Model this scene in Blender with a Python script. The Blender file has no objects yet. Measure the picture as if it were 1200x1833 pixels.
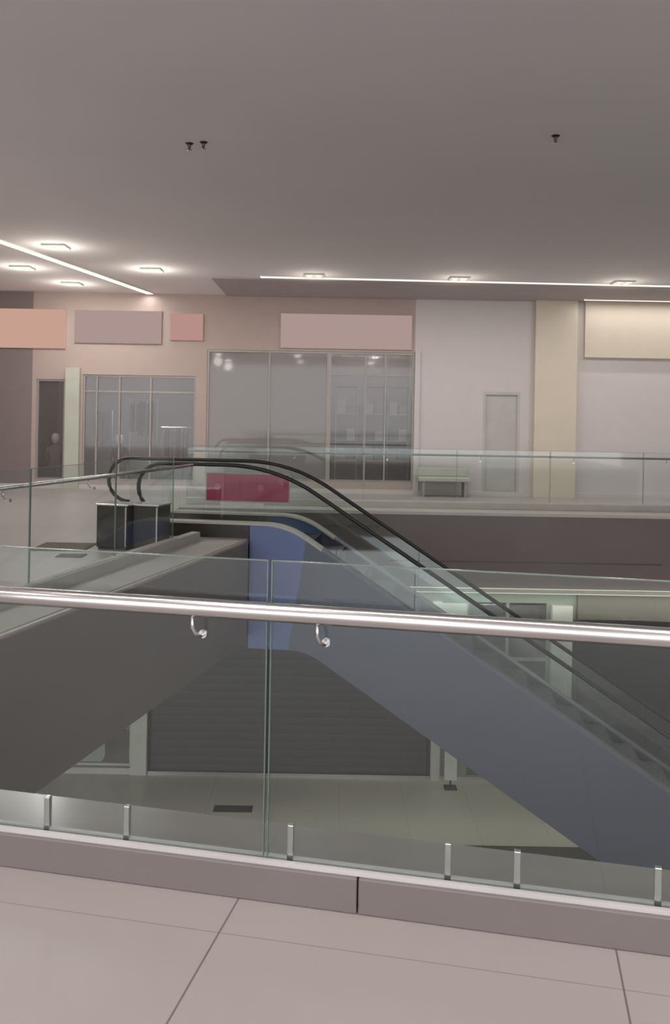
import bpy, bmesh, math, random
from mathutils import Vector, Matrix
random.seed(7)
PI = math.pi
SC = bpy.context.scene
COL = SC.collection

# ---------------------------------------------------------------- camera, world, exposure
cam = bpy.data.cameras.new('camera')
camo = bpy.data.objects.new('camera', cam)
COL.objects.link(camo)
camo.location = (0, 0, 1.78)
camo.rotation_euler = (math.radians(90), math.radians(-1.0), 0)
cam.sensor_fit = 'HORIZONTAL'
cam.sensor_width = 36
cam.lens = 36 * 1563 / 1200
cam.shift_y = -166.5 / 1200
cam.clip_start = 0.05
SC.camera = camo
SC.view_settings.view_transform = 'Standard'
SC.view_settings.look = 'None'
SC.view_settings.exposure = 0.0
SC.view_settings.gamma = 1.0
w = bpy.data.worlds.new('world')
SC.world = w
w.use_nodes = True
w.node_tree.nodes['Background'].inputs[0].default_value = (0.95, 0.965, 1.0, 1)
w.node_tree.nodes['Background'].inputs[1].default_value = 2.75
LED_POWER = 7.0        # watts per metre of strip
DOWN_POWER = 22.0      # watts per downlight
LOW_POWER = 1.3        # lower storey factor


# ---------------------------------------------------------------- material helpers
def lin(c):
    return tuple(((x / 255) / 12.92 if x / 255 <= 0.04045 else ((x / 255 + 0.055) / 1.055) ** 2.4) for x in c)


def mat(name, rgb, rough=0.6, metal=0.0, noise=0.05, scale=3.0, spec=0.5, bump=0.0):
    m = bpy.data.materials.new(name)
    m.use_nodes = True
    nt = m.node_tree
    b = nt.nodes['Principled BSDF']
    b.inputs['Roughness'].default_value = rough
    b.inputs['Metallic'].default_value = metal
    b.inputs['Specular IOR Level'].default_value = spec
    tc = nt.nodes.new('ShaderNodeTexCoord')
    n = nt.nodes.new('ShaderNodeTexNoise')
    n.inputs['Scale'].default_value = scale
    n.inputs['Detail'].default_value = 3
    nt.links.new(tc.outputs['Object'], n.inputs['Vector'])
    r = nt.nodes.new('ShaderNodeValToRGB')
    c = lin(rgb)
    r.color_ramp.elements[0].color = (*[v * (1 - noise) for v in c], 1)
    r.color_ramp.elements[1].color = (*[min(1, v * (1 + noise)) for v in c], 1)
    r.color_ramp.elements[0].position = 0.3
    r.color_ramp.elements[1].position = 0.7
    nt.links.new(n.outputs['Fac'], r.inputs['Fac'])
    nt.links.new(r.outputs['Color'], b.inputs['Base Color'])
    if bump:
        bp = nt.nodes.new('ShaderNodeBump')
        bp.inputs['Strength'].default_value = bump
        nt.links.new(n.outputs['Fac'], bp.inputs['Height'])
        nt.links.new(bp.outputs['Normal'], b.inputs['Normal'])
    return m


def emis(name, rgb, strength):
    m = bpy.data.materials.new(name)
    m.use_nodes = True
    nt = m.node_tree
    nt.nodes.clear()
    o = nt.nodes.new('ShaderNodeOutputMaterial')
    e = nt.nodes.new('ShaderNodeEmission')
    e.inputs[0].default_value = (*lin(rgb), 1)
    e.inputs[1].default_value = strength
    nt.links.new(e.outputs[0], o.inputs[0])
    return m


def glass(name, tint, refl=1.0, haze=0.0, haze_rgb=(120, 118, 115)):
    m = bpy.data.materials.new(name)
    m.use_nodes = True
    nt = m.node_tree
    nt.nodes.clear()
    o = nt.nodes.new('ShaderNodeOutputMaterial')
    t = nt.nodes.new('ShaderNodeBsdfTransparent')
    t.inputs[0].default_value = (*tint, 1)
    g = nt.nodes.new('ShaderNodeBsdfGlossy')
    g.inputs['Roughness'].default_value = 0.04
    fr = nt.nodes.new('ShaderNodeLayerWeight')      # thin pane: same reflectance on both faces
    fr.inputs[0].default_value = 0.5
    pw = nt.nodes.new('ShaderNodeMath')
    pw.operation = 'POWER'
    pw.inputs[1].default_value = 5.0
    nt.links.new(fr.outputs['Facing'], pw.inputs[0])
    mu = nt.nodes.new('ShaderNodeMath')
    mu.operation = 'MULTIPLY_ADD'
    mu.inputs[1].default_value = 0.6 * refl
    mu.inputs[2].default_value = 0.04 * refl
    nt.links.new(pw.outputs[0], mu.inputs[0])
    mx = nt.nodes.new('ShaderNodeMixShader')
    nt.links.new(mu.outputs[0], mx.inputs[0])
    src = t
    if haze:  # grey diffuse mixed into the pane to imitate haze
        d = nt.nodes.new('ShaderNodeBsdfDiffuse')
        d.inputs[0].default_value = (*lin(haze_rgb), 1)
        f = nt.nodes.new('ShaderNodeMixShader')
        f.inputs[0].default_value = haze
        nt.links.new(t.outputs[0], f.inputs[1])
        nt.links.new(d.outputs[0], f.inputs[2])
        src = f
    nt.links.new(src.outputs[0], mx.inputs[1])
    nt.links.new(g.outputs[0], mx.inputs[2])
    nt.links.new(mx.outputs[0], o.inputs[0])
    return m


def tile_mat(name, rgb, rough, ang, size, u0, v0, joint=0.005, jr=(120, 108, 104)):
    m = mat(name, rgb, rough, noise=0.03, scale=1.2)
    nt = m.node_tree
    b = nt.nodes['Principled BSDF']
    src = b.inputs['Base Color'].links[0].from_socket
    tc = nt.nodes.new('ShaderNodeTexCoord')
    mp = nt.nodes.new('ShaderNodeMapping')
    mp.vector_type = 'POINT'
    mp.inputs['Rotation'].default_value = (0, 0, math.radians(ang))
    nt.links.new(tc.outputs['Object'], mp.inputs['Vector'])
    sp = nt.nodes.new('ShaderNodeSeparateXYZ')
    nt.links.new(mp.outputs[0], sp.inputs[0])
    outs = []
    for k, off in ((0, u0), (1, v0)):
        a = nt.nodes.new('ShaderNodeMath'); a.operation = 'SUBTRACT'; a.inputs[1].default_value = off
        nt.links.new(sp.outputs[k], a.inputs[0])
        p = nt.nodes.new('ShaderNodeMath'); p.operation = 'PINGPONG'; p.inputs[1].default_value = size / 2
        nt.links.new(a.outputs[0], p.inputs[0])
        l = nt.nodes.new('ShaderNodeMath'); l.operation = 'LESS_THAN'; l.inputs[1].default_value = joint / (2 if k == 0 else 5)
        nt.links.new(p.outputs[0], l.inputs[0])
        outs.append(l)
    mxm = nt.nodes.new('ShaderNodeMath'); mxm.operation = 'MAXIMUM'
    nt.links.new(outs[0].outputs[0], mxm.inputs[0])
    nt.links.new(outs[1].outputs[0], mxm.inputs[1])
    mix = nt.nodes.new('ShaderNodeMix'); mix.data_type = 'RGBA'
    nt.links.new(mxm.outputs[0], mix.inputs[0])
    nt.links.new(src, mix.inputs[6])
    mix.inputs[7].default_value = (*lin(jr), 1)
    nt.links.new(mix.outputs[2], b.inputs['Base Color'])
    return m


M = {
    'floor': tile_mat('pale pink stone tiles', (174, 164, 160), 0.35, 11.5, 1.337, -0.963, 2.88, 0.007),
    'ledge': mat('polished grey stone ledge', (126, 123, 119), 0.2, noise=0.06),
    'ledgel': mat('honed grey stone ledge', (160, 157, 148), 0.6, noise=0.04),
    'railgrey': mat('dull grey handrail metal', (112, 104, 102), 0.5, 0.2),
    'kerb': mat('mauve grey kerb cladding', (124, 115, 113), 0.45, noise=0.04, scale=1.5),
    'lowfloor': tile_mat('grey green stone tiles', (180, 178, 162), 0.3, 0, 1.2, 0.2, 0.1, 0.004, (125, 122, 110)),
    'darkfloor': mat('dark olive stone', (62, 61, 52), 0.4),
    'doorp': mat('faint grey door paint', (188, 184, 178), 0.7),
    'ceiling': mat('matt grey ceiling paint', (238, 234, 235), 0.85, noise=0.015, scale=0.6),
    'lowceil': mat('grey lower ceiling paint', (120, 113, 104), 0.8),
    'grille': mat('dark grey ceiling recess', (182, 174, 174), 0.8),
    'fascia': mat('dark brown fascia panel', (116, 103, 101), 0.5, noise=0.05, scale=0.7),
    'fascial': mat('dark taupe fascia panel', (110, 103, 99), 0.5, noise=0.05, scale=0.7),
    'wallw': mat('off-white wall paint', (205, 197, 194), 0.8, noise=0.015),
    'wallp': mat('dusty pink grey wall paint', (180, 162, 154), 0.8, noise=0.02),
    'wallm': mat('mauve grey wall panel', (134, 121, 119), 0.8, noise=0.03),
    'cream': mat('cream pillar paint', (212, 200, 182), 0.8, noise=0.02),
    'steel': mat('brushed stainless steel', (214, 211, 211), 0.22, 1.0, noise=0.04, scale=8),
    'cap': mat('light satin steel trim', (206, 202, 200), 0.45, 0.1),
    'darksteel': mat('dark grey metal', (78, 74, 72), 0.35, 0.8),
    'rubber': mat('black handrail rubber', (26, 28, 28), 0.45),
    'truss': mat('slate blue metal cladding', (92, 95, 106), 0.42, 0.15, noise=0.03, scale=0.8),
    'trussb': mat('bluer end cladding', (100, 112, 150), 0.42, 0.15, noise=0.05, scale=1.0),
    'deckd': mat('slate metal decking', (104, 106, 116), 0.4, 0.2),
    'deck': mat('satin aluminium decking', (172, 170, 160), 0.45, 0.2),
    'step': mat('ribbed aluminium step', (96, 94, 98), 0.45, 0.6),
    'red': mat('crimson sign board', (158, 48, 76), 0.5, noise=0.08, scale=2),
    'redpale': mat('pale rose print', (176, 88, 104), 0.5),
    'white': mat('white painted metal', (206, 204, 196), 0.5),
    'column': mat('pale grey painted column', (186, 186, 174), 0.6),
    'shutter': mat('charcoal roller shutter', (72, 69, 71), 0.45, noise=0.03),
    'shutter2': mat('near black roller shutter', (48, 49, 49), 0.45, noise=0.03),
    'beige': mat('beige shop lintel', (104, 99, 86), 0.7),
    'greenwall': mat('grey green shop wall', (134, 142, 126), 0.6),
    'binm': mat('dark brown bin body', (62, 58, 54), 0.4, 0.3),
    'mat': mat('brown entrance matting', (98, 86, 68), 0.9),
    'skin': mat('pale mannequin shell', (205, 196, 188), 0.5),
    'cloth': mat('dark brown garment fabric', (66, 52, 52), 0.9),
    'cloth2': mat('grey mauve garment fabric', (112, 100, 100), 0.9),
    'shelf': mat('pale shelf laminate', (168, 162, 158), 0.6),
    'goods': mat('muted packaging', (150, 136, 132), 0.7),
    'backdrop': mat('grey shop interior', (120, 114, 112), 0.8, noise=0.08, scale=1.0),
    'frame': mat('grey window frame', (158, 150, 146), 0.4, 0.3),
    'glass': glass('clear green tinted glass', (0.935, 0.968, 0.962)),
    'shopglass': glass('shop front glass', (0.93, 0.94, 0.94), 1.0, 0.16, (150, 140, 138)),
    'hazeglass': glass('frosted film glass', (0.8, 0.82, 0.82), 1.0, 0.62, (158, 152, 148)),
    'edge': mat('green glass edge', (104, 122, 112), 0.2),
    'led': emis('warm white led diffuser', (255, 240, 228), 1.25),
    'ledy': emis('yellow white led diffuser', (240, 234, 192), 1.25),
    'lamp': emis('downlight lens', (255, 244, 228), 1.3),
    'signp': emis('lit dusty pink sign face', (172, 148, 145), 1.0),
    'signo': emis('lit peach sign face', (200, 160, 144), 1.0),
    'signr': emis('lit rose sign face', (184, 142, 136), 1.0),
    'litbox': emis('lit display box', (176, 180, 166), 0.35),
    'drain': mat('dark floor grate metal', (54, 52, 48), 0.5, 0.4),
}


# ---------------------------------------------------------------- mesh helpers
def box(bm, x0, x1, y0, y1, z0, z1, mtx=None):
    vs = [Vector((x, y, z)) for z in (z0, z1) for y in (y0, y1) for x in (x0, x1)]
    if mtx:
        vs = [mtx @ v for v in vs]
    v = [bm.verts.new(c) for c in vs]
    for f in ((0, 2, 3, 1), (4, 5, 7, 6), (0, 1, 5, 4), (2, 6, 7, 3), (0, 4, 6, 2), (1, 3, 7, 5)):
        bm.faces.new([v[i] for i in f])


def prism(bm, pts, z0, z1):
    a = [bm.verts.new((x, y, z0)) for x, y in pts]
    b = [bm.verts.new((x, y, z1)) for x, y in pts]
    n = len(pts)
    bm.faces.new(a[::-1]); bm.faces.new(b)
    for i in range(n):
        bm.faces.new((a[i], a[(i + 1) % n], b[(i + 1) % n], b[i]))


def slab_xz(bm, pts, y0, y1):
    """polygon in the XZ plane, pushed along Y"""
    a = [bm.verts.new((x, y0, z)) for x, z in pts]
    b = [bm.verts.new((x, y1, z)) for x, z in pts]
    n = len(pts)
    bm.faces.new(a); bm.faces.new(b[::-1])
    for i in range(n):
        bm.faces.new((a[i], b[i], b[(i + 1) % n], a[(i + 1) % n]))


def tube(bm, pts, r, seg=12, flat=1.0):
    pts = [Vector(p) for p in pts]
    rings = []
    for i, p in enumerate(pts):
        t = (pts[min(i + 1, len(pts) - 1)] - pts[max(i - 1, 0)]).normalized()
        up = Vector((0, 0, 1)) if abs(t.z) < 0.95 else Vector((0, 1, 0))
        s = t.cross(up).normalized()
        u = s.cross(t).normalized()
        rr = r[i] if isinstance(r, (list, tuple)) else r
        rings.append([bm.verts.new(p + s * math.cos(2 * PI * k / seg) * rr + u * math.sin(2 * PI * k / seg) * rr * flat) for k in range(seg)])
    for a, b in zip(rings, rings[1:]):
        for k in range(seg):
            bm.faces.new((a[k], a[(k + 1) % seg], b[(k + 1) % seg], b[k]))
    bm.faces.new(rings[0][::-1]); bm.faces.new(rings[-1])


def lathe(bm, prof, c, seg=20, sx=1.0, sy=1.0):
    rings = []
    for r, z in prof:
        rings.append([bm.verts.new((c[0] + math.cos(2 * PI * k / seg) * r * sx, c[1] + math.sin(2 * PI * k / seg) * r * sy, c[2] + z)) for k in range(seg)])
    for a, b in zip(rings, rings[1:]):
        for k in range(seg):
            bm.faces.new((a[k], a[(k + 1) % seg], b[(k + 1) % seg], b[k]))
    bm.faces.new(rings[0][::-1]); bm.faces.new(rings[-1])


def obj(name, bm, material, parent=None, smooth=False, bevel=0.0, loc=None):
    bmesh.ops.recalc_face_normals(bm, faces=bm.faces)
    if smooth:
        for f in bm.faces:
            f.smooth = True
    me = bpy.data.meshes.new(name)
    bm.to_mesh(me); bm.free()
    me.materials.append(M[material])
    o = bpy.data.objects.new(name, me)
    COL.objects.link(o)
    if loc:
        o.location = loc
    if bevel:
        b = o.modifiers.new('bevel', 'BEVEL')
        b.width = bevel; b.segments = 2; b.limit_method = 'ANGLE'
    if parent:
        o.parent = parent
        if 'world' in parent:
            pass
    return o


def tag(o, label, cat, group=None):
    o['label'] = label; o['category'] = cat
    if group:
        o['group'] = group
    return o


def thing(name, label, cat, loc=(0, 0, 0), rz=0.0, group=None):
    o = bpy.data.objects.new(name, None)
    COL.objects.link(o)
    o.location = loc; o.rotation_euler = (0, 0, rz)
    return tag(o, label, cat, group)


def struct(name, bm, material, **k):
    o = obj(name, bm, material, **k)
    if not o.parent:
        o['kind'] = 'structure'
    return o


def structroot(name, loc=(0, 0, 0)):
    o = bpy.data.objects.new(name, None)
    COL.objects.link(o)
    o.location = loc
    o['kind'] = 'structure'
    return o


def dup(root, loc, rz=None, label=None):
    r = root.copy(); COL.objects.link(r); r.location = loc
    if rz is not None:
        r.rotation_euler = (0, 0, rz)
    if label:
        r['label'] = label
    for ch in list(root.children):
        c = ch.copy(); COL.objects.link(c); c.parent = r
        for g in list(ch.children):
            d = g.copy(); COL.objects.link(d); d.parent = c
    return r


def area(name, loc, size, size_y, power, color=(1, 0.97, 0.95), rot=(0, 0, 0), spread=PI, parent=None):
    l = bpy.data.lights.new(name, 'AREA')
    l.shape = 'RECTANGLE'; l.size = size; l.size_y = size_y
    l.energy = power; l.color = color; l.spread = spread
    o = bpy.data.objects.new(name, l)
    COL.objects.link(o)
    o.location = loc; o.rotation_euler = rot
    if parent:
        o.parent = parent
    return o


def wall_xz(bm, x0, x1, z0, z1, y0, y1, holes):
    xs = sorted({x0, x1, *[h[0] for h in holes], *[h[1] for h in holes]})
    zs = sorted({z0, z1, *[h[2] for h in holes], *[h[3] for h in holes]})
    xs = [x for x in xs if x0 <= x <= x1]; zs = [z for z in zs if z0 <= z <= z1]
    for a, b in zip(xs, xs[1:]):
        for c, d in zip(zs, zs[1:]):
            mx, mz = (a + b) / 2, (c + d) / 2
            if any(h[0] < mx < h[1] and h[2] < mz < h[3] for h in holes):
                continue
            box(bm, a, b, y0, y1, c, d)


B = bmesh.new
CEIL = 4.72
LOW = -5.30
SLAB = 1.42

# ---------------------------------------------------------------- large structure
NA, NB = (-3.26, 4.46), (5.6, 2.54)          # opening: near edge
LC = (-1.25, 12.60)                           # opening: left edge ends at the escalator
# upper floor, one polygon running round the opening (near side, left wing, far side)
upper = [(-15, -7), (12, -7), (12, 1.15), NA, LC, (-1.25, 14.55), (-3.0, 14.55), (-3.0, 17.0), (14, 17.0), (14, 23.4), (-15, 23.4)]
bm = B(); prism(bm, upper, -0.10, 0.0)
struct('floor', bm, 'floor')
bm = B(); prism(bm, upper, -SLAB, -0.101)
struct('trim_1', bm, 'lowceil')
# fascia cladding on the faces of the slab towards the opening
def fascia(name, a, b, material, t=0.03, z0=-SLAB - 0.03, z1=-0.02):
    a, b = Vector(a), Vector(b)
    d = (b - a).normalized(); n = Vector((d.y, -d.x)) * t
    bm = B(); prism(bm, [tuple(a), tuple(b), tuple(b + n), tuple(a + n)], z0, z1)
    return struct(name, bm, material)
fascia('trim_2', NA, (12, 1.15), 'fascia', -0.03)
fascia('trim_3', NA, LC, 'fascial', 0.03)
fascia('trim_4', (-3.0, 17.0), (14, 17.0), 'fascia', 0.03)
bm = B(); box(bm, -3.0, 14, 16.955, 16.985, -0.05, 0.012)
struct('trim_5', bm, 'column')
bm = B(); box(bm, -1.2, 0.9, 16.95, 16.97, -0.32, -0.27)
struct('trim_6', bm, 'beige')
bm = B(); box(bm, 1.1, 6.4, 16.955, 16.97, -0.955, -0.935)
struct('trim_7', bm, 'darksteel')
# dark stone ledges outside the balustrades
def strip(a, b, c, d, z0, z1, name, material):
    bm = B(); prism(bm, [a, b, c, d], z0, z1)
    return struct(name, bm, material)
strip((-3.30, 4.49), (12, 1.13), (12, 1.02), (-3.86, 4.03), 0.0, 0.012, 'trim_8', 'ledge')

strip((-3.31, 4.50), (-1.28, 12.58), (-1.92, 12.52), (-3.84, 4.20), 0.0, 0.011, 'trim_21', 'ledgel')
bm = B(); prism(bm, [(-15, -7), (14, -7), (14, 23.4), (-15, 23.4)], LOW - 0.3, LOW)
struct('floor.001', bm, 'lowfloor')
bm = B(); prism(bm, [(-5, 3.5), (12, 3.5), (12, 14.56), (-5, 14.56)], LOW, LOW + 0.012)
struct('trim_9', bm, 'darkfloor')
bm = B(); prism(bm, [(-15, -7), (14, -7), (14, 21.0), (-15, 21.0)], CEIL, CEIL + 0.3)
ceil = struct('ceiling', bm, 'ceiling')

# left and right end walls (outside the frame) and far walls
bm = B(); box(bm, -15.2, -15, -7, 23.4, LOW, CEIL)
struct('wall_left', bm, 'wallp')
bm = B(); box(bm, 14, 14.2, -7, 23.4, LOW, CEIL)
struct('wall_right', bm, 'wallw')

H = [(-7.2, -6.5, 0.2, 2.62), (-6.08, -3.35, 0.2, 2.75), (-3.1, 1.9, 0.27, 3.4)]
bm = B(); wall_xz(bm, -15, -7.3, 0, CEIL, 21.0, 21.2, [])
struct('wall_back', bm, 'wallm')
bm = B(); wall_xz(bm, -7.3, 1.9, 0, CEIL, 21.0, 21.2, H)
struct('wall_back.001', bm, 'wallp')
DOOR = (3.55, 4.45, 0.0, 2.5)
bm = B(); wall_xz(bm, 1.9, 14, 0, CEIL, 21.0, 21.2, [DOOR])
struct('wall_back.002', bm, 'wallw')
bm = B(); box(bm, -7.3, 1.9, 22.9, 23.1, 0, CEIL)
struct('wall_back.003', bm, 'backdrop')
bm = B(); box(bm, -7.3, 1.9, 21.2, 23.1, CEIL - 0.1, CEIL)
struct('ceiling.001', bm, 'ceiling')
for k, xx in enumerate((-7.35, -6.35, -3.25, 1.9)):
    bm = B(); box(bm, xx, xx + 0.08, 21.2, 22.9, 0, CEIL - 0.1)
    struct('wall_back.%03d' % (10 + k), bm, 'backdrop')
for k, (xx, pw_) in enumerate(((-6.85, 10), (-4.8, 40), (-1.6, 40), (1.0, 40))):  # fill lights added inside the shops, without fixtures
    area('shop_fill', (xx, 21.7, CEIL - 0.2), 0.5, 0.3, pw_)
# pillars on the far wall
bm = B(); box(bm, 4.75, 5.75, 20.8, 21.0, 0, CEIL)
struct('trim_10', bm, 'cream')
bm = B(); box(bm, 5.95, 14, 20.88, 21.0, 3.36, CEIL)
struct('trim_11', bm, 'cream')
bm = B(); box(bm, -6.46, -6.12, 20.85, 21.0, 0, 2.9)
struct('trim_12', bm, 'column')
bm = B(); box(bm, 1.9, 2.02, 20.93, 21.0, 0, 3.45)
struct('trim_13', bm, 'wallw')
bm = B(); box(bm, -14.9, 14, 20.94, 21.0, 0, 0.1)
struct('baseboard_back', bm, 'wallw')

# door on the far white wall
d = structroot('door_1', (4.0, 21.0, 0))
bm = B(); box(bm, -0.44, 0.44, 0.05, 0.10, 0.0, 2.48); obj('door_panel', bm, 'doorp', d)
bm = B(); box(bm, -0.45, -0.38, 0.0, 0.05, 0.0, 2.5); box(bm, 0.38, 0.45, 0.0, 0.05, 0.0, 2.5); box(bm, -0.38, 0.38, 0.0, 0.05, 2.43, 2.5)
obj('door_frame', bm, 'doorp', d)
bm = B(); tube(bm, [(0.30, 0.0, 1.0), (0.30, -0.05, 1.0), (0.20, -0.05, 1.0)], 0.012, 8); obj('door_handle', bm, 'steel', d)

# upper shop windows
def window(n, h, mull, pane, y=21.0, fm='frame', rails=()):
    x0, x1, z0, z1 = h
    r = structroot('window_%d' % n, ((x0 + x1) / 2, y, z0))
    cx = (x0 + x1) / 2
    bm = B()
    for a, b, c, e in ((x0, x1, z0, z0 + 0.05), (x0, x1, z1 - 0.05, z1), (x0, x0 + 0.05, z0 + 0.05, z1 - 0.05), (x1 - 0.05, x1, z0 + 0.05, z1 - 0.05)):
        box(bm, a - cx, b - cx, 0.03, 0.11, c - z0, e - z0)
    for mx in mull:
        box(bm, mx - cx - 0.02, mx - cx + 0.02, 0.034, 0.106, 0.05, z1 - z0 - 0.05)
    for mz in rails:
        box(bm, x0 - cx + 0.05, x1 - cx - 0.05, 0.038, 0.102, mz - z0 - 0.02, mz - z0 + 0.02)
    obj('frame', bm, fm, r)
    bm = B(); box(bm, x0 - cx + 0.04, x1 - cx - 0.04, 0.06, 0.075, 0.04, z1 - z0 - 0.04)
    obj('pane', bm, pane, r)
    return r
window(1, H[0], [], 'shopglass')
window(2, H[1], [-5.75, -5.2, -4.45], 'shopglass', rails=[2.35])
window(3, (-3.1, -0.16, 0.27, 3.4), [-1.6], 'hazeglass')
window(4, (-0.16, 1.9, 0.27, 3.4), [0.72, 1.2], 'shopglass', rails=[2.85])

# ---------------------------------------------------------------- lower storey far wall
YW = 17.3
HL = [(-6.2, -3.92, LOW + 0.12, -2.0), (-3.62, 2.0, LOW, -1.9), (2.66, 4.32, LOW, -1.8), (4.75, 9.5, LOW, -2.12)]
bm = B(); wall_xz(bm, -15, 14, LOW, -SLAB, YW, YW + 0.2, HL)
struct('wall_back.004', bm, 'greenwall')
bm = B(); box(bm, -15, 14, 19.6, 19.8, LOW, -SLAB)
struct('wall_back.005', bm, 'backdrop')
bm = B(); box(bm, -3.92, -3.60, YW - 0.12, YW + 0.05, LOW, -SLAB); struct('trim_14', bm, 'column')
bm = B(); box(bm, 2.0, 2.18, YW - 0.12, YW + 0.05, LOW, -1.78); struct('trim_15', bm, 'column')
bm = B(); box(bm, 4.34, 4.74, YW - 0.15, YW + 0.05, LOW, -1.82); struct('trim_16', bm, 'column')
bm = B(); box(bm, 1.34, 2.66, YW - 0.16, YW - 0.12, -3.05, -1.80); struct('trim_17', bm, 'column')
bm = B(); box(bm, 4.85, 9.5, YW - 0.10, YW + 0.02, -2.09, -1.60); struct('trim_18', bm, 'beige')
bm = B(); box(bm, -6.3, -3.9, YW - 0.08, YW + 0.02, LOW, LOW + 0.12); struct('trim_19', bm, 'column')
bm = B(); box(bm, -3.6, 14, YW - 0.03, YW + 0.0, LOW, LOW + 0.05); struct('baseboard_back.001', bm, 'steel')

window(5, HL[0], [-5.1], 'shopglass', YW, 'column')
def shutter(n, h, material, y=YW):
    x0, x1, z0, z1 = h
    r = structroot('window_%d' % n, ((x0 + x1) / 2, y, z0))
    hw = (x1 - x0) / 2
    bm = B()
    nsl = int((z1 - z0) / 0.16)
    pts = []
    for k in range(nsl):
        z = k * (z1 - z0) / nsl
        s = (z1 - z0) / nsl
        pts += [(0.058, z), (0.057, z + s * 0.1), (0.056, z + s * 0.5), (0.057, z + s * 0.9)]
    pts.append((0.06, z1 - z0))
    a = [bm.verts.new((-hw, p, z)) for p, z in pts]; b = [bm.verts.new((hw, p, z)) for p, z in pts]
    for i in range(len(pts) - 1):
        bm.faces.new((a[i], b[i], b[i + 1], a[i + 1]))
    obj('shutter', bm, material, r)
    bm = B()
    box(bm, -hw, -hw + 0.06, 0.0, 0.1, 0, z1 - z0); box(bm, hw - 0.06, hw, 0.0, 0.1, 0, z1 - z0)
    box(bm, -hw, hw, -0.02, 0.12, z1 - z0 - 0.12, z1 - z0)
    obj('guide_rail', bm, 'darksteel', r)
    return r
shutter(6, HL[1], 'shutter')
shutter(7, HL[3], 'shutter2')
r = structroot('window_8', (3.49, YW, LOW))
bm = B(); box(bm, -0.83, 0.83, 0.03, 0.05, 0.05, 3.45); obj('pane', bm, 'shopglass', r)
bm = B()
for x in (-0.83, -0.03, 0.77):
    box(bm, x, x + 0.06, 0.0, 0.08, 0, 3.5)
box(bm, -0.77, 0.77, 0.004, 0.076, 2.35, 2.41); box(bm, -0.77, 0.77, 0.004, 0.076, 0.002, 0.06)
obj('frame', bm, 'greenwall', r)
bm = B(); box(bm, 2.66, 4.32, 18.2, 18.3, LOW, -1.8); struct('wall_back.006', bm, 'greenwall')

# ---------------------------------------------------------------- ceiling recess, strips, downlights
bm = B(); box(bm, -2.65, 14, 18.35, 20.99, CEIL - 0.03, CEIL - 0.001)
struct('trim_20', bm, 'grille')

def led(name, a, b, z, wdt, label, cat, material, power, down=True, h=0.03, group=None, watt=True):
    a, b = Vector(a), Vector(b)
    L = (b - a).length; ang = math.atan2(b.y - a.y, b.x - a.x); c = (a + b) / 2
    t = thing(name, label, cat, (c.x, c.y, z), ang, group)
    bm = B(); box(bm, -L / 2, L / 2, -wdt / 2, wdt / 2, -h, 0.0); obj('diffuser', bm, material, t)
    bm = B(); box(bm, -L / 2, L / 2, -wdt / 2 - 0.012, -wdt / 2, -h + 0.012, 0.0); box(bm, -L / 2, L / 2, wdt / 2, wdt / 2 + 0.012, -h + 0.012, 0.0)
    obj('housing', bm, 'white', t)
    area('strip_light', (0, 0, -h - 0.02), L, wdt, power * L, parent=t)
    return t
led('light_strip', (-1.6, 18.1), (13.5, 18.6), CEIL - 0.003, 0.14, 'long white light strip across the ceiling above the far glass balustrade', 'light', 'led', LED_POWER)
led('light_strip', (-7.4, 6.9), (-4.48, 20.9), CEIL - 0.003, 0.17, 'slanting white light strip on the ceiling at the left', 'light', 'led', LED_POWER)
led('light_strip', (5.8, 20.45), (13.5, 20.45), CEIL - 0.03, 0.06, 'short faint light strip close to the cream wall at far right', 'light', 'led', LED_POWER * 0.8)
led('light_strip', (1.35, 16.93), (13.5, 16.93), -SLAB - 0.03, 0.05, 'yellowish light strip under the brown slab edge of the far side', 'light', 'ledy', 4.0, h=0.09)

led('light_strip', (-3.6, 3.45), (5.5, 1.55), CEIL - 0.003, 0.10, 'added unseen light strip brightening the top of the near handrail', 'light', 'led', 8.0)  # unseen strip added for the bright line along the near rail
spots = [(-4.93, 15.26, 'downlight right of the slanting strip, nearest of the left cluster'),
         (-6.33, 17.53, 'downlight left of the slanting light strip near the frame edge'),
         (-3.73, 17.52, 'bright downlight between the slanting strip and the long strip'),
         (-5.94, 19.57, 'faint farthest downlight left of the slanting strip'),
         (-0.48, 17.85, 'downlight beside the left end of the long strip'),
         (2.5, 17.92, 'downlight beside the middle of the long strip'),
         (5.91, 18.06, 'downlight beside the right end of the long strip')]
extra = [(x, y) for y in (-2.5, 1.5) for x in (-5.5, -1.8, 1.8, 5.5)] + [(-6.2, 5.5), (-5.9, 10.0)]  # unseen downlights added to light the near floor and left wing
def downlight(x, y, label, z=CEIL):
    t = thing('ceiling_downlight', label, 'light', (x, y, z), 0, 'square downlights in the ceiling')
    bm = B()
    for a, b, c, e in ((-0.2, 0.2, -0.2, -0.17), (-0.2, 0.2, 0.17, 0.2), (-0.2, -0.17, -0.17, 0.17), (0.17, 0.2, -0.17, 0.17), (-0.012, 0.012, -0.17, 0.17), (-0.17, 0.17, -0.012, 0.012)):
        box(bm, a, b, c, e, -0.035, 0)
    obj('trim_frame', bm, 'white', t)
    for sx in (-1, 1):
        for sy in (-1, 1):
            bm = B(); lathe(bm, [(0.07, -0.03), (0.072, 0.0)], (sx * 0.09, sy * 0.09, 0), 14); obj('lens', bm, 'lamp', t)
    return t
first = None
for x, y, lab in spots:
    if first is None:
        first = downlight(x, y, lab)
    else:
        dup(first, (x, y, CEIL), 0, lab)
for x, y in extra:
    dup(first, (x, y, CEIL), 0, 'added unseen downlight lighting the near floor and left wing')
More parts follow.
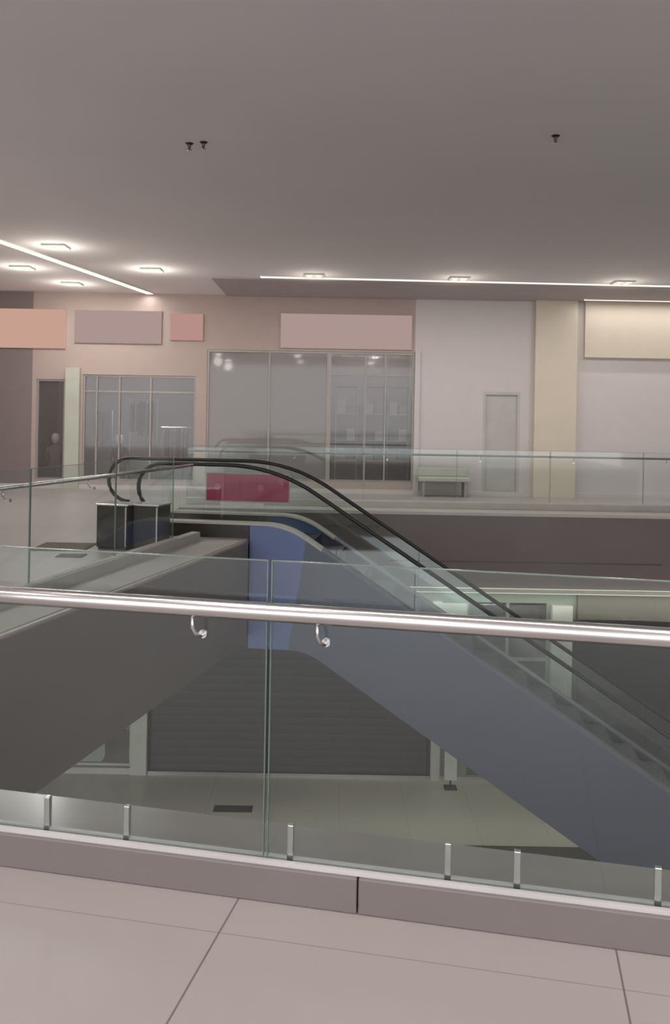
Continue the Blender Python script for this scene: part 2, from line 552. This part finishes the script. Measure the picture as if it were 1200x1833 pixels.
for x, y in [(s[0], s[1]) for s in spots] + extra:
    near = y < 10
    area('downlight_beam', (x, y, CEIL - 0.05), 0.3, 0.3, DOWN_POWER * (1.0 if near else 1.1))
    if not near or x < -5:  # point light added below the fixture to brighten the ceiling around it
        pl = bpy.data.lights.new('halo_fill', 'POINT'); pl.energy = 18 if x < -3 else 8; pl.color = (1, 0.93, 0.82); pl.shadow_soft_size = 0.2
        po = bpy.data.objects.new('halo_fill', pl); COL.objects.link(po); po.location = (x, y, CEIL - 0.35)
# unseen panels added under the slab to light the lower storey
lows = [(-4.6, 15.3), (0.5, 15.3)]
for x, y, l, wd, p in ((-1.0, 8.0, 0.3, 0.3, 0),):
    pass
for k, (px_, py_) in enumerate(((-6.5, 5.0), (-6.5, 11.0), (0.0, 0.5), (6.0, 0.0))):
    t = thing('unseen_light_panel', 'added unseen light panel under the slab of the lower storey', 'light', (px_, py_, -SLAB), 0, 'added unseen panels lighting the lower storey')
    bm = B(); box(bm, -0.6, 0.6, -0.6, 0.6, -0.03, 0); obj('diffuser', bm, 'lamp', t)
    area('panel_light', (px_, py_, -SLAB - 0.05), 1.1, 1.1, 150 if px_ < -1 else 95)
t = thing('unseen_light_panel', 'flush square light panel in the lower ceiling below the far walkway', 'light', (3.5, 18.9, -SLAB), 0)
bm = B(); box(bm, -0.3, 0.3, -0.3, 0.3, -0.03, 0); obj('diffuser', bm, 'lamp', t)
area('panel_light', (3.5, 18.9, -SLAB - 0.05), 0.5, 0.5, 14)

# sprinkler heads
def sprinkler(x, y, label):
    t = thing('ceiling_sprinkler', label, 'sprinkler', (x, y, CEIL), 0, 'sprinklers in the grey ceiling')
    bm = B(); lathe(bm, [(0.014, -0.05), (0.02, -0.02), (0.045, -0.004), (0.045, 0)], (0, 0, 0), 16); obj('body', bm, 'darksteel', t, smooth=False)
    bm = B(); lathe(bm, [(0.005, -0.08), (0.03, -0.075), (0.03, -0.07), (0.006, -0.05)], (0, 0, 0), 12); obj('deflector', bm, 'steel', t)
    return t
sp0 = sprinkler(-1.62, 9.4, 'small dark sprinkler head on the ceiling left of centre')
dup(sp0, (-1.46, 9.35, CEIL), 0, 'smaller dark fitting just right of the left sprinkler on the ceiling')
dup(sp0, (2.21, 8.94, CEIL), 0, 'small dark sprinkler head on the ceiling at the right')

# ---------------------------------------------------------------- balustrades
def balustrade(name, label, a, b, joints, brackets, zr=1.074, rail_r=0.034, out=1, glass_z=1.25, streaks=(), kerb_h=0.13, wk=0.13, rail_ext=0.0, kerb_joints=(), glass_end=None, kerb_m='kerb', rail_m='steel'):
    """a,b: kerb inner line (on the walking side). local x along, +y = towards the opening"""
    a, b = Vector(a), Vector(b)
    L = (b - a).length; ang = math.atan2(b.y - a.y, b.x - a.x)
    t = thing(name, label, 'railing', (a.x, a.y, 0), ang)
    s = out
    ge = glass_end if glass_end else L
    def yy(p, q):
        return (min(s * p, s * q), max(s * p, s * q))
    # kerb in lengths
    ks = [0] + list(kerb_joints) + [L]
    for p, q in zip(ks, ks[1:]):
        bm = B(); box(bm, p + (0.003 if p else 0), q - 0.003, *yy(0, wk), 0.0, kerb_h); obj('kerb', bm, kerb_m, t, bevel=0.006)
    bm = B(); box(bm, 0, ge, *yy(wk * 0.5 - 0.028, wk * 0.5 - 0.012), kerb_h, kerb_h + 0.018); box(bm, 0, ge, *yy(wk * 0.5 + 0.012, wk * 0.5 + 0.028), kerb_h, kerb_h + 0.018)
    obj('glass_channel', bm, 'cap', t)
    js = [0] + list(joints) + [ge]
    for p, q in zip(js, js[1:]):
        bm = B(); box(bm, p + 0.008, q - 0.008, *yy(wk * 0.5 - 0.006, wk * 0.5 + 0.006), kerb_h + 0.001, glass_z)
        g = obj('glass_panel', bm, 'glass', t)
        bm = B()
        box(bm, p + 0.006, p + 0.010, *yy(wk * 0.5 - 0.0062, wk * 0.5 + 0.0062), kerb_h + 0.02, glass_z)
        box(bm, q - 0.010, q - 0.006, *yy(wk * 0.5 - 0.0062, wk * 0.5 + 0.0062), kerb_h + 0.02, glass_z)
        box(bm, p + 0.010, q - 0.010, *yy(wk * 0.5 - 0.0062, wk * 0.5 + 0.0062), glass_z - 0.003, glass_z + 0.001)
        e = obj('glass_edge', bm, 'edge', g)
    yr = s * (wk * 0.5 - 0.075)
    bm = B(); tube(bm, [(-0.0, yr, zr), (L * 0.33, yr, zr), (L * 0.66, yr, zr), (L + rail_ext, yr, zr)], rail_r, 20)
    obj('handrail', bm, rail_m, t, smooth=True)
    for x in brackets:
        bm = B()
        tube(bm, [(x, yr, zr - rail_r + 0.004), (x, yr, zr - 0.075), (x + 0.008, yr + s * 0.012, zr - 0.10), (x + 0.02, yr + s * 0.04, zr - 0.115), (x + 0.02, yr + s * 0.068, zr - 0.112)], 0.007, 8)
        k = obj('bracket', bm, 'steel', t, smooth=True)
        bm = B(); tube(bm, [(x + 0.02, s * (wk * 0.5 - 0.018), zr - 0.112), (x + 0.02, s * (wk * 0.5 - 0.0065), zr - 0.112)], 0.016, 14)
        obj('disc', bm, 'steel', k)
    for x in streaks:  # slim bars standing in for light streaks reflected along the ledge
        bm = B(); box(bm, x - 0.012, x + 0.012, *yy(wk * 0.5 + 0.0065, wk * 0.5 + 0.03), kerb_h, kerb_h + 0.14)
        obj('streak_bar', bm, 'steel', t, bevel=0.004)
    return t, ang

# near balustrade: kerb line through (-1.29,3.43) and (1.15,2.92)
na, nb = Vector((-3.86, 3.967)), Vector((5.5, 2.01))
du = (nb - na).normalized()
def along(px, py):
    return (Vector((px, py)) - na).dot(du)
s470 = along(-0.24, 3.21)
balustrade('glass_balustrade', 'near glass balustrade with thick steel handrail running across the whole foreground', na, nb,
           [s470 - 2.0, s470, s470 + 2.0, s470 + 4.0], [s470 - 1.75, s470 - 0.275, s470 + 0.20, s470 + 1.75, s470 + 2.25],
           wk=0.085, streaks=[along(-1.12, 3.40), along(-0.79, 3.33), along(-0.15, 3.19), along(0.42, 3.07), along(0.66, 3.03), along(1.12, 2.93)], kerb_joints=[along(0.11, 3.14)])
# left balustrade
la, lb = (-3.98, 4.20), (-2.03, 12.55)
balustrade('glass_balustrade', 'left glass balustrade with thin steel handrail receding towards the escalator top', la, lb,
           [0.5, 2.6, 4.35, 6.1], [3.55, 4.02, 5.6], out=-1, zr=1.08, rail_r=0.024, glass_end=7.75, kerb_m='ledgel')
# far balustrade
balustrade('glass_balustrade', 'far glass balustrade across the brown slab on the other side of the opening', (13.5, 17.85), (-3.0, 17.85),
           [1.5 + 1.9 * k for k in range(8)], [1.0 + 1.9 * k for k in range(8)], zr=1.08, rail_r=0.022, out=1, glass_z=1.2, kerb_m='column', rail_m='railgrey')

# ---------------------------------------------------------------- escalator (local x = right, z from the upper floor)
YN, YF = 12.80, 14.32
esc = thing('escalator', 'slate blue escalator with black handrails descending to the right', 'escalator', (-1.20, YN, 0), math.radians(-8))
OX = -1.20
SL = 0.642
def deckz(x):          # world x -> height of the deck line
    kx = -0.69
    zz = 0.2 - SL * max(0, x - kx)
    return max(zz, LOW + 0.2)
def smooth_path(corners, rads, n=8):
    """polyline in XZ with rounded corners"""
    out = [corners[0]]
    for i in range(1, len(corners) - 1):
        p, c, q = Vector(corners[i - 1]), Vector(corners[i]), Vector(corners[i + 1])
        a = c + (p - c).normalized() * rads[i - 1]; b = c + (q - c).normalized() * rads[i - 1]
        for k in range(n + 1):
            t = k / n
            out.append(tuple(a * (1 - t) ** 2 + c * 2 * t * (1 - t) + b * t * t))
    out.append(corners[-1])
    return out
XE = -0.69 + 5.3 / SL    # where the deck reaches the lower landing
top = smooth_path([(-1.22, 0.2), (-0.69, 0.2), (XE, LOW + 0.2), (XE + 1.9, LOW + 0.2)], [0.35, 0.4])
XB = -0.36
bot = smooth_path([(-1.22, -1.6), (XB, -1.6), (XB + (LOW + 1.6) / -SL, LOW)], [0.25])
def T(p):
    return (p[0] - OX, p[1])
# body below the steps, solid
inner = [(x, z - 0.26) for x, z in top]
poly = inner + [(XE + 1.9, LOW)] + bot[::-1]
for nm, y0, y1, zz in (('near', 0.0, 0.04, 1), ('far', YF - YN - 0.04, YF - YN, 1)):
    # side cladding: head section (horizontal part), coloured bluer than the incline
    tp = [p for p in top if p[0] <= -0.40]
    xs = -0.40
    tp = tp + [(xs, deckz(xs))]
    e = [T(p) for p in [(-1.22, -1.6)] + [(xs - 0.15, -1.6)]][:]
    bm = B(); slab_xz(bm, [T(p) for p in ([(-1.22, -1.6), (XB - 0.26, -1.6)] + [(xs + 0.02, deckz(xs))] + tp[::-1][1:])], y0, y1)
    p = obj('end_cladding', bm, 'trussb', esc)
    p['label'] = 'bluer cladding at the escalator head'
    up = [(xs + 0.02, deckz(xs))] + [q for q in top if q[0] > xs + 0.02]
    dn = [q for q in bot if q[0] > XB - 0.26]
    bm = B(); slab_xz(bm, [T(q) for q in up + [(XE + 1.9, LOW)] + dn[::-1] + [(XB - 0.26, -1.6)]], y0, y1)
    obj('side_cladding', bm, 'truss', esc)
bm = B(); slab_xz(bm, [T(p) for p in poly], 0.04, YF - YN - 0.04); obj('truss', bm, 'truss', esc)
# decks, glass, skirt, handrails on both sides
rail_line = [(-0.82, 1.07)]
for side, y, name_x in ((0, 0.12, -2.98), (1, YF - YN - 0.12, -3.98)):
    xn = name_x
    toplong = smooth_path([(xn + 0.25, 0.2 if xn < -1.3 else 0.2), (-0.69, 0.2), (XE, LOW + 0.2), (XE + 1.9, LOW + 0.2)], [0.35, 0.4])
    for part, dm in (([p for p in toplong if p[0] < -0.15], 'deck'), ([p for p in toplong if p[0] > -0.40], 'deckd')):
     bm = B()
     rings = []
     if dm == 'deckd':
        part = [(-0.15 - 0.0, deckz(-0.15))] + [p for p in part if p[0] > -0.15]
     else:
        part = part + [(-0.15, deckz(-0.15))]
     for x, z in part:
        rings.append([bm.verts.new((x - OX, y + dy, z + dz)) for dy, dz in ((-0.13, 0.0), (0.13, 0.0), (0.13, 0.03), (-0.13, 0.03))])
     for a, b in zip(rings, rings[1:]):
        for k in range(4):
            bm.faces.new((a[k], a[(k + 1) % 4], b[(k + 1) % 4], b[k]))
     bm.faces.new(rings[0]); bm.faces.new(rings[-1])
     obj('deck', bm, dm, esc)
    # newel base standing on the upper floor
    bm = B(); box(bm, xn + 0.25 - OX, -1.24 - OX, y - 0.10, y + 0.10, 0.0, 0.2); obj('newel_base', bm, 'darksteel', esc)
    # handrail path: newel loop, flat, incline, flat, loop
    def railz(x):
        return None
    cx, cz, rr = xn + 0.36, 0.71, 0.36
    loop = [(cx + rr * math.cos(a), cz + rr * math.sin(a)) for a in [math.radians(270 - i * 12) for i in range(0, 15)]]
    xlow = -0.88 - 0.1 + (1.07 - (LOW + 1.07)) / SL
    main = smooth_path([(cx, 1.07), (-0.88, 1.07), (xlow + 0.1, LOW + 1.07), (XE + 1.5, LOW + 1.07)], [0.75, 0.8], 10)
    lx = XE + 1.5
    end = [(lx + rr * math.cos(a), LOW + 0.71 + rr * math.sin(a)) for a in [math.radians(80 - i * 12) for i in range(0, 15)]]
    path = loop + main + end
    bm = B(); tube(bm, [(x - OX, y, z) for x, z in path], 0.031, 12)
    obj('handrail', bm, 'rubber', esc, smooth=True)
    # glass: between deck and rail, in panels
    def top_at(x):
        best = None
        for (x0, z0), (x1, z1) in zip(main, main[1:]):
            if x0 <= x <= x1 and x1 > x0:
                return z0 + (z1 - z0) * (x - x0) / (x1 - x0)
        return main[0][1] if x < main[0][0] else main[-1][1]
    cuts = [xn + 0.36, -2.3, -1.15, 0.05] + [1.2 + 1.15 * k for k in range(6)]
    for p, q in zip(cuts, cuts[1:]):
        n = 6
        xs_ = [p + 0.006 + (q - p - 0.012) * k / n for k in range(n + 1)]
        pts = [(x, deckz(x) + 0.03) for x in xs_] + [(x, top_at(x) - 0.03) for x in xs_[::-1]]
        bm = B(); slab_xz(bm, [T(v) for v in pts], y - 0.006, y + 0.006)
        obj('glass_panel', bm, 'glass', esc)
# landing plate and steps
bm = B(); box(bm, -2.6 - OX, -0.75 - OX, 0.26, YF - YN - 0.26, 0.0, 0.012); obj('landing_plate', bm, 'deck', esc)
bm = B(); box(bm, 0.0, 0.40, 0.0, 1.0, -0.03, 0.0)
for k in range(20):
    box(bm, 0.0, 0.40, 0.01 + k * 0.05, 0.03 + k * 0.05, 0.0, 0.006)
box(bm, 0.385, 0.40, 0.0, 1.0, -0.22, 0.0)
st0 = obj('step', bm, 'step', esc)
n_steps = 20
for k in range(n_steps):
    o = st0 if k == 0 else st0.copy()
    if k:
        COL.objects.link(o)
        o.parent = esc
    o.location = (-0.75 + 0.40 * k - OX, 0.26, -0.06 - SL * 0.40 * max(0, k - 0.3))

# crimson sign on the far escalator glass
sg = thing('sign_board', 'crimson rectangular sign hanging on the escalator glass under the handrail', 'sign', (-1.40, 14.19, 0.64), math.radians(-8))
bm = B(); box(bm, -0.685, 0.685, -0.012, 0.0, -0.22, 0.22); obj('board', bm, 'red', sg, bevel=0.004)
bm = B()
for a, b, c, e in ((-0.70, 0.70, 0.22, 0.235), (-0.70, 0.70, -0.235, -0.22), (-0.70, -0.685, -0.235, 0.235), (0.685, 0.70, -0.235, 0.235)):
    box(bm, a, b, -0.014, 0.002, c, e)
obj('frame', bm, 'shelf', sg)
for x in (-0.50, 0.22):
    bm = B(); tube(bm, [(x, -0.0125, 0.0), (x, -0.016, 0.0)], 0.055, 16); obj('emblem', bm, 'redpale', sg)
t = thing('caption_strip', 'narrow white strip fixed just below the crimson sign', 'sign', (-1.49, 14.19, 0.365), math.radians(-8))
bm = B(); box(bm, -0.36, 0.36, -0.02, -0.005, -0.03, 0.03); obj('strip', bm, 'cap', t)

# ---------------------------------------------------------------- things on the upper left floor
def bin_(x, y, label, wd):
    t = thing('litter_bin', label, 'bin', (x, y, 0), -0.22, 'dark bins at the escalator head')
    bm = B(); box(bm, -wd / 2, wd / 2, -0.2, 0.2, 0.03, 0.58); obj('body', bm, 'binm', t, bevel=0.01)
    bm = B(); box(bm, -wd / 2 - 0.01, wd / 2 + 0.01, -0.21, 0.21, 0.58, 0.605); obj('lid', bm, 'steel', t, bevel=0.005)
    bm = B(); box(bm, -wd / 2 + 0.02, wd / 2 - 0.02, -0.18, 0.18, 0.0, 0.03); obj('plinth', bm, 'darksteel', t)
    bm = B(); box(bm, wd / 2 - 0.03, wd / 2 - 0.012, -0.208, -0.2, 0.05, 0.57); obj('edge_strip', bm, 'steel', t)
    return t
bin_(-2.88, 11.72, 'brown black bin left of its twin behind the left balustrade', 0.44)
bin_(-2.44, 11.75, 'dark green grey bin nearest the escalator glass', 0.36)
for x0, x1, y0, y1, lab in ((-3.95, -3.25, 11.35, 12.05, 'brown floor mat left of the dark bins'),
                            (-3.45, -3.12, 10.85, 11.1, 'small brown mat strip in front of the larger floor mat')):
    bm = B(); box(bm, -(x1 - x0) / 2, (x1 - x0) / 2, -(y1 - y0) / 2, (y1 - y0) / 2, 0, 0.012)
    o = obj('floor_mat', bm, 'mat', loc=((x0 + x1) / 2, (y0 + y1) / 2, 0.0)); tag(o, lab, 'mat')

# bench by the white wall
t = thing('bench', 'low pale bench against the white wall right of the shop window', 'bench', (2.58, 20.55, 0))
bm = B(); box(bm, -0.6, 0.6, -0.25, 0.25, 0.36, 0.46); obj('seat', bm, 'column', t, bevel=0.02)
bm = B(); box(bm, -0.6, 0.6, 0.2, 0.27, 0.46, 0.66); obj('backrest', bm, 'column', t, bevel=0.02)
for sx in (-0.52, 0.46):
    bm = B(); box(bm, sx, sx + 0.06, -0.22, 0.22, 0, 0.36); obj('leg', bm, 'frame', t)

# mannequins behind the left shop glass
def mannequin(x, y, label, torso):
    t = thing('mannequin', label, 'mannequin', (x, y, 0.0), 0, 'child sized mannequins behind the left shop glass')
    bm = B(); lathe(bm, [(0.02, 0.0), (0.055, 0.02), (0.085, 0.08), (0.095, 0.14), (0.085, 0.2), (0.05, 0.245), (0.01, 0.255)], (0, 0, 1.06), 18, 1, 1.1); obj('head', bm, 'skin', t, smooth=True)
    bm = B(); lathe(bm, [(0.05, 1.08), (0.06, 1.03), (0.17, 0.98), (0.17, 0.86), (0.14, 0.72), (0.17, 0.56), (0.19, 0.48)][::-1], (0, 0, 0), 18, 1, 0.6)
    for s in (-1, 1):
        tube(bm, [(s * 0.16, 0, 0.97), (s * 0.21, 0, 0.8), (s * 0.215, -0.03, 0.6)], [0.045, 0.04, 0.03], 8)
    obj('garment', bm, torso, t, smooth=True)
    for s in (-1, 1):
        bm = B(); tube(bm, [(s * 0.08, 0, 0.5), (s * 0.085, 0, 0.27), (s * 0.09, 0.01, 0.04)], [0.075, 0.055, 0.035], 10); obj('leg', bm, 'cloth', t, smooth=True)
    bm = B(); lathe(bm, [(0.2, 0.0), (0.2, 0.03), (0.02, 0.035)], (0, 0, 0), 20); obj('base_plate', bm, 'steel', t)
    return t
for x, lab, c in ((-5.28, 'pale headed mannequin in dark clothes behind the tall left shop glass', 'cloth'),
                  (-6.86, 'pale headed mannequin in the narrow left shop window', 'cloth2')):
    m_ = mannequin(x, 21.45, lab, c)
# clothes rails with hanging garments behind window_2
def rack(x, y, label, zt, n, cols):
    t = thing('clothes_rack', label, 'clothes rack', (x, y, 0), 0)
    wd = n * 0.09 / 2 + 0.08
    bm = B(); tube(bm, [(-wd, 0, 0.0), (-wd, 0, zt), (wd, 0, zt), (wd, 0, 0.0)], 0.015, 8); box(bm, -wd - 0.02, -wd + 0.02, -0.22, 0.22, 0, 0.03); box(bm, wd - 0.02, wd + 0.02, -0.22, 0.22, 0, 0.03)
    obj('rail_frame', bm, 'steel', t)
    for k in range(n):
        xx = -wd + 0.10 + k * 0.09
        bm = B(); L = random.uniform(0.75, 1.0)
        slab = [(-0.19, zt - 0.13), (-0.05, zt - 0.05), (0.05, zt - 0.05), (0.19, zt - 0.13), (0.21, zt - L), (-0.21, zt - L)]
        a = [bm.verts.new((xx - 0.025, p, z)) for p, z in slab]; b = [bm.verts.new((xx + 0.025, p, z)) for p, z in slab]
        bm.faces.new(a); bm.faces.new(b[::-1])
        for i in range(6):
            bm.faces.new((a[i], b[i], b[(i + 1) % 6], a[(i + 1) % 6]))
        g = obj('garment', bm, cols[k % len(cols)], loc=(x, y, 0)); tag(g, 'garment hanging on the %s' % label.split(' of ')[0], 'clothing', 'garments hanging behind the left shop glass')
rack(-4.85, 22.1, 'tall rack of dark garments behind the left shop glass', 2.2, 6, ['cloth', 'cloth2', 'cloth'])
rack(-5.85, 22.1, 'narrow rack of brown garments near the pale pillar', 1.9, 3, ['cloth', 'cloth'])
rack(-4.0, 22.1, 'low rack of mixed garments at the right of the glass', 1.5, 7, ['cloth2', 'cloth', 'cloth2'])

# shelving units behind window_4 with stacked boxes
for x, lab in ((0.28, 'shelving unit behind the left pane of the shelved shop window'), (0.96, 'shelving unit behind the middle pane of the shelved shop window'), (1.55, 'shelving unit behind the right pane of the shelved shop window')):
    t = thing('shelving_unit', lab, 'shelf', (x, 21.7, 0.0))
    bm = B(); box(bm, -0.27, -0.25, -0.2, 0.2, 0, 2.6); obj('side_panel', bm, 'shelf', t)
    bm = B(); box(bm, 0.25, 0.27, -0.2, 0.2, 0, 2.6); obj('side_panel', bm, 'shelf', t)
    for zs in (0.1, 0.75, 1.25, 1.9, 2.58):
        bm = B(); box(bm, -0.25, 0.25, -0.2, 0.2, zs, zs + 0.025); obj('shelf', bm, 'shelf', t)
    for zi, zs in enumerate((0.775, 1.275, 1.925)):
        for k in range(2):
            hh = random.uniform(0.2, 0.38)
            bm = B(); box(bm, -0.1, 0.1, -0.12, 0.12, 0, hh)
            g = obj('packaged_box', bm, ['goods', 'backdrop', 'shelf'][(zi + k) % 3], loc=(x - 0.12 + 0.24 * k, 21.66, zs + 0.001))
            tag(g, '%s muted carton on the %s shelf of the %s' % (('left', 'right')[k], ('lower', 'middle', 'upper')[zi], lab.replace(' of the shelved shop window', '')), 'box', 'cartons on the shop shelves')

# lit signs over the shop fronts
def sign(x0, x1, z0, z1, m, label):
    t = thing('shop_sign', label, 'sign', ((x0 + x1) / 2, 21.0, (z0 + z1) / 2))
    hw, hh = (x1 - x0) / 2, (z1 - z0) / 2
    bm = B(); box(bm, -hw, hw, -0.04, -0.001, -hh, hh); obj('case', bm, 'wallp', t)
    bm = B(); box(bm, -hw + 0.01, hw - 0.01, -0.05, -0.04, -hh + 0.01, hh - 0.01); obj('face', bm, m, t)
sign(-1.35, 1.82, 3.46, 4.3, 'signp', 'wide dusty pink sign above the grey shelved shop window')
sign(-9.0, -6.5, 3.35, 4.3, 'signo', 'peach coloured lit sign at the far left edge')
sign(-6.3, -4.2, 3.5, 4.3, 'signp', 'soft pink sign above the left clothes shop window')
sign(-4.0, -3.2, 3.6, 4.25, 'signr', 'small rosy red sign between the two pink signs')

# ---------------------------------------------------------------- lower storey things
t = thing('display_box', 'pale square lit display box inside the lower left shop window', 'display', (-4.95, 17.9, LOW))
bm = B(); box(bm, -0.30, 0.30, -0.2, 0.2, 0.0, 0.62); obj('body', bm, 'litbox', t, bevel=0.01)
bm = B(); box(bm, -0.32, 0.32, -0.22, 0.22, 0.62, 0.66); obj('top', bm, 'white', t)
t = thing('display_box', 'small pale display stand left of the lit box in the lower shop', 'display', (-5.75, 17.85, LOW))
bm = B(); box(bm, -0.1, 0.1, -0.1, 0.1, 0.0, 0.42); obj('body', bm, 'white', t, bevel=0.01)
bm = B(); box(bm, -0.13, 0.13, -0.13, 0.13, 0.42, 0.45); obj('top', bm, 'white', t)
t = thing('floor_poster_stand', 'pale poster stand beside the white pilaster below the escalator', 'sign', (2.35, 16.85, LOW))
bm = B(); box(bm, -0.12, 0.12, -0.015, 0.015, 0.15, 0.72); obj('board', bm, 'white', t, bevel=0.004)
bm = B(); box(bm, -0.015, 0.015, 0.0, 0.03, 0.0, 0.2); box(bm, -0.12, 0.12, -0.12, 0.12, 0.0, 0.015); obj('stand', bm, 'darksteel', t)
t = thing('floor_drain', 'dark rectangular floor grate on the lower floor left of centre', 'grate', (-1.72, 15.78, LOW))
bm = B()
for k in range(9):
    box(bm, -0.33 + k * 0.0775, -0.29 + k * 0.0775, -0.1, 0.1, 0.0, 0.012)
obj('bars', bm, 'drain', t)
bm = B(); box(bm, -0.35, 0.35, -0.13, 0.13, 0.0, 0.008); obj('frame', bm, 'drain', t)
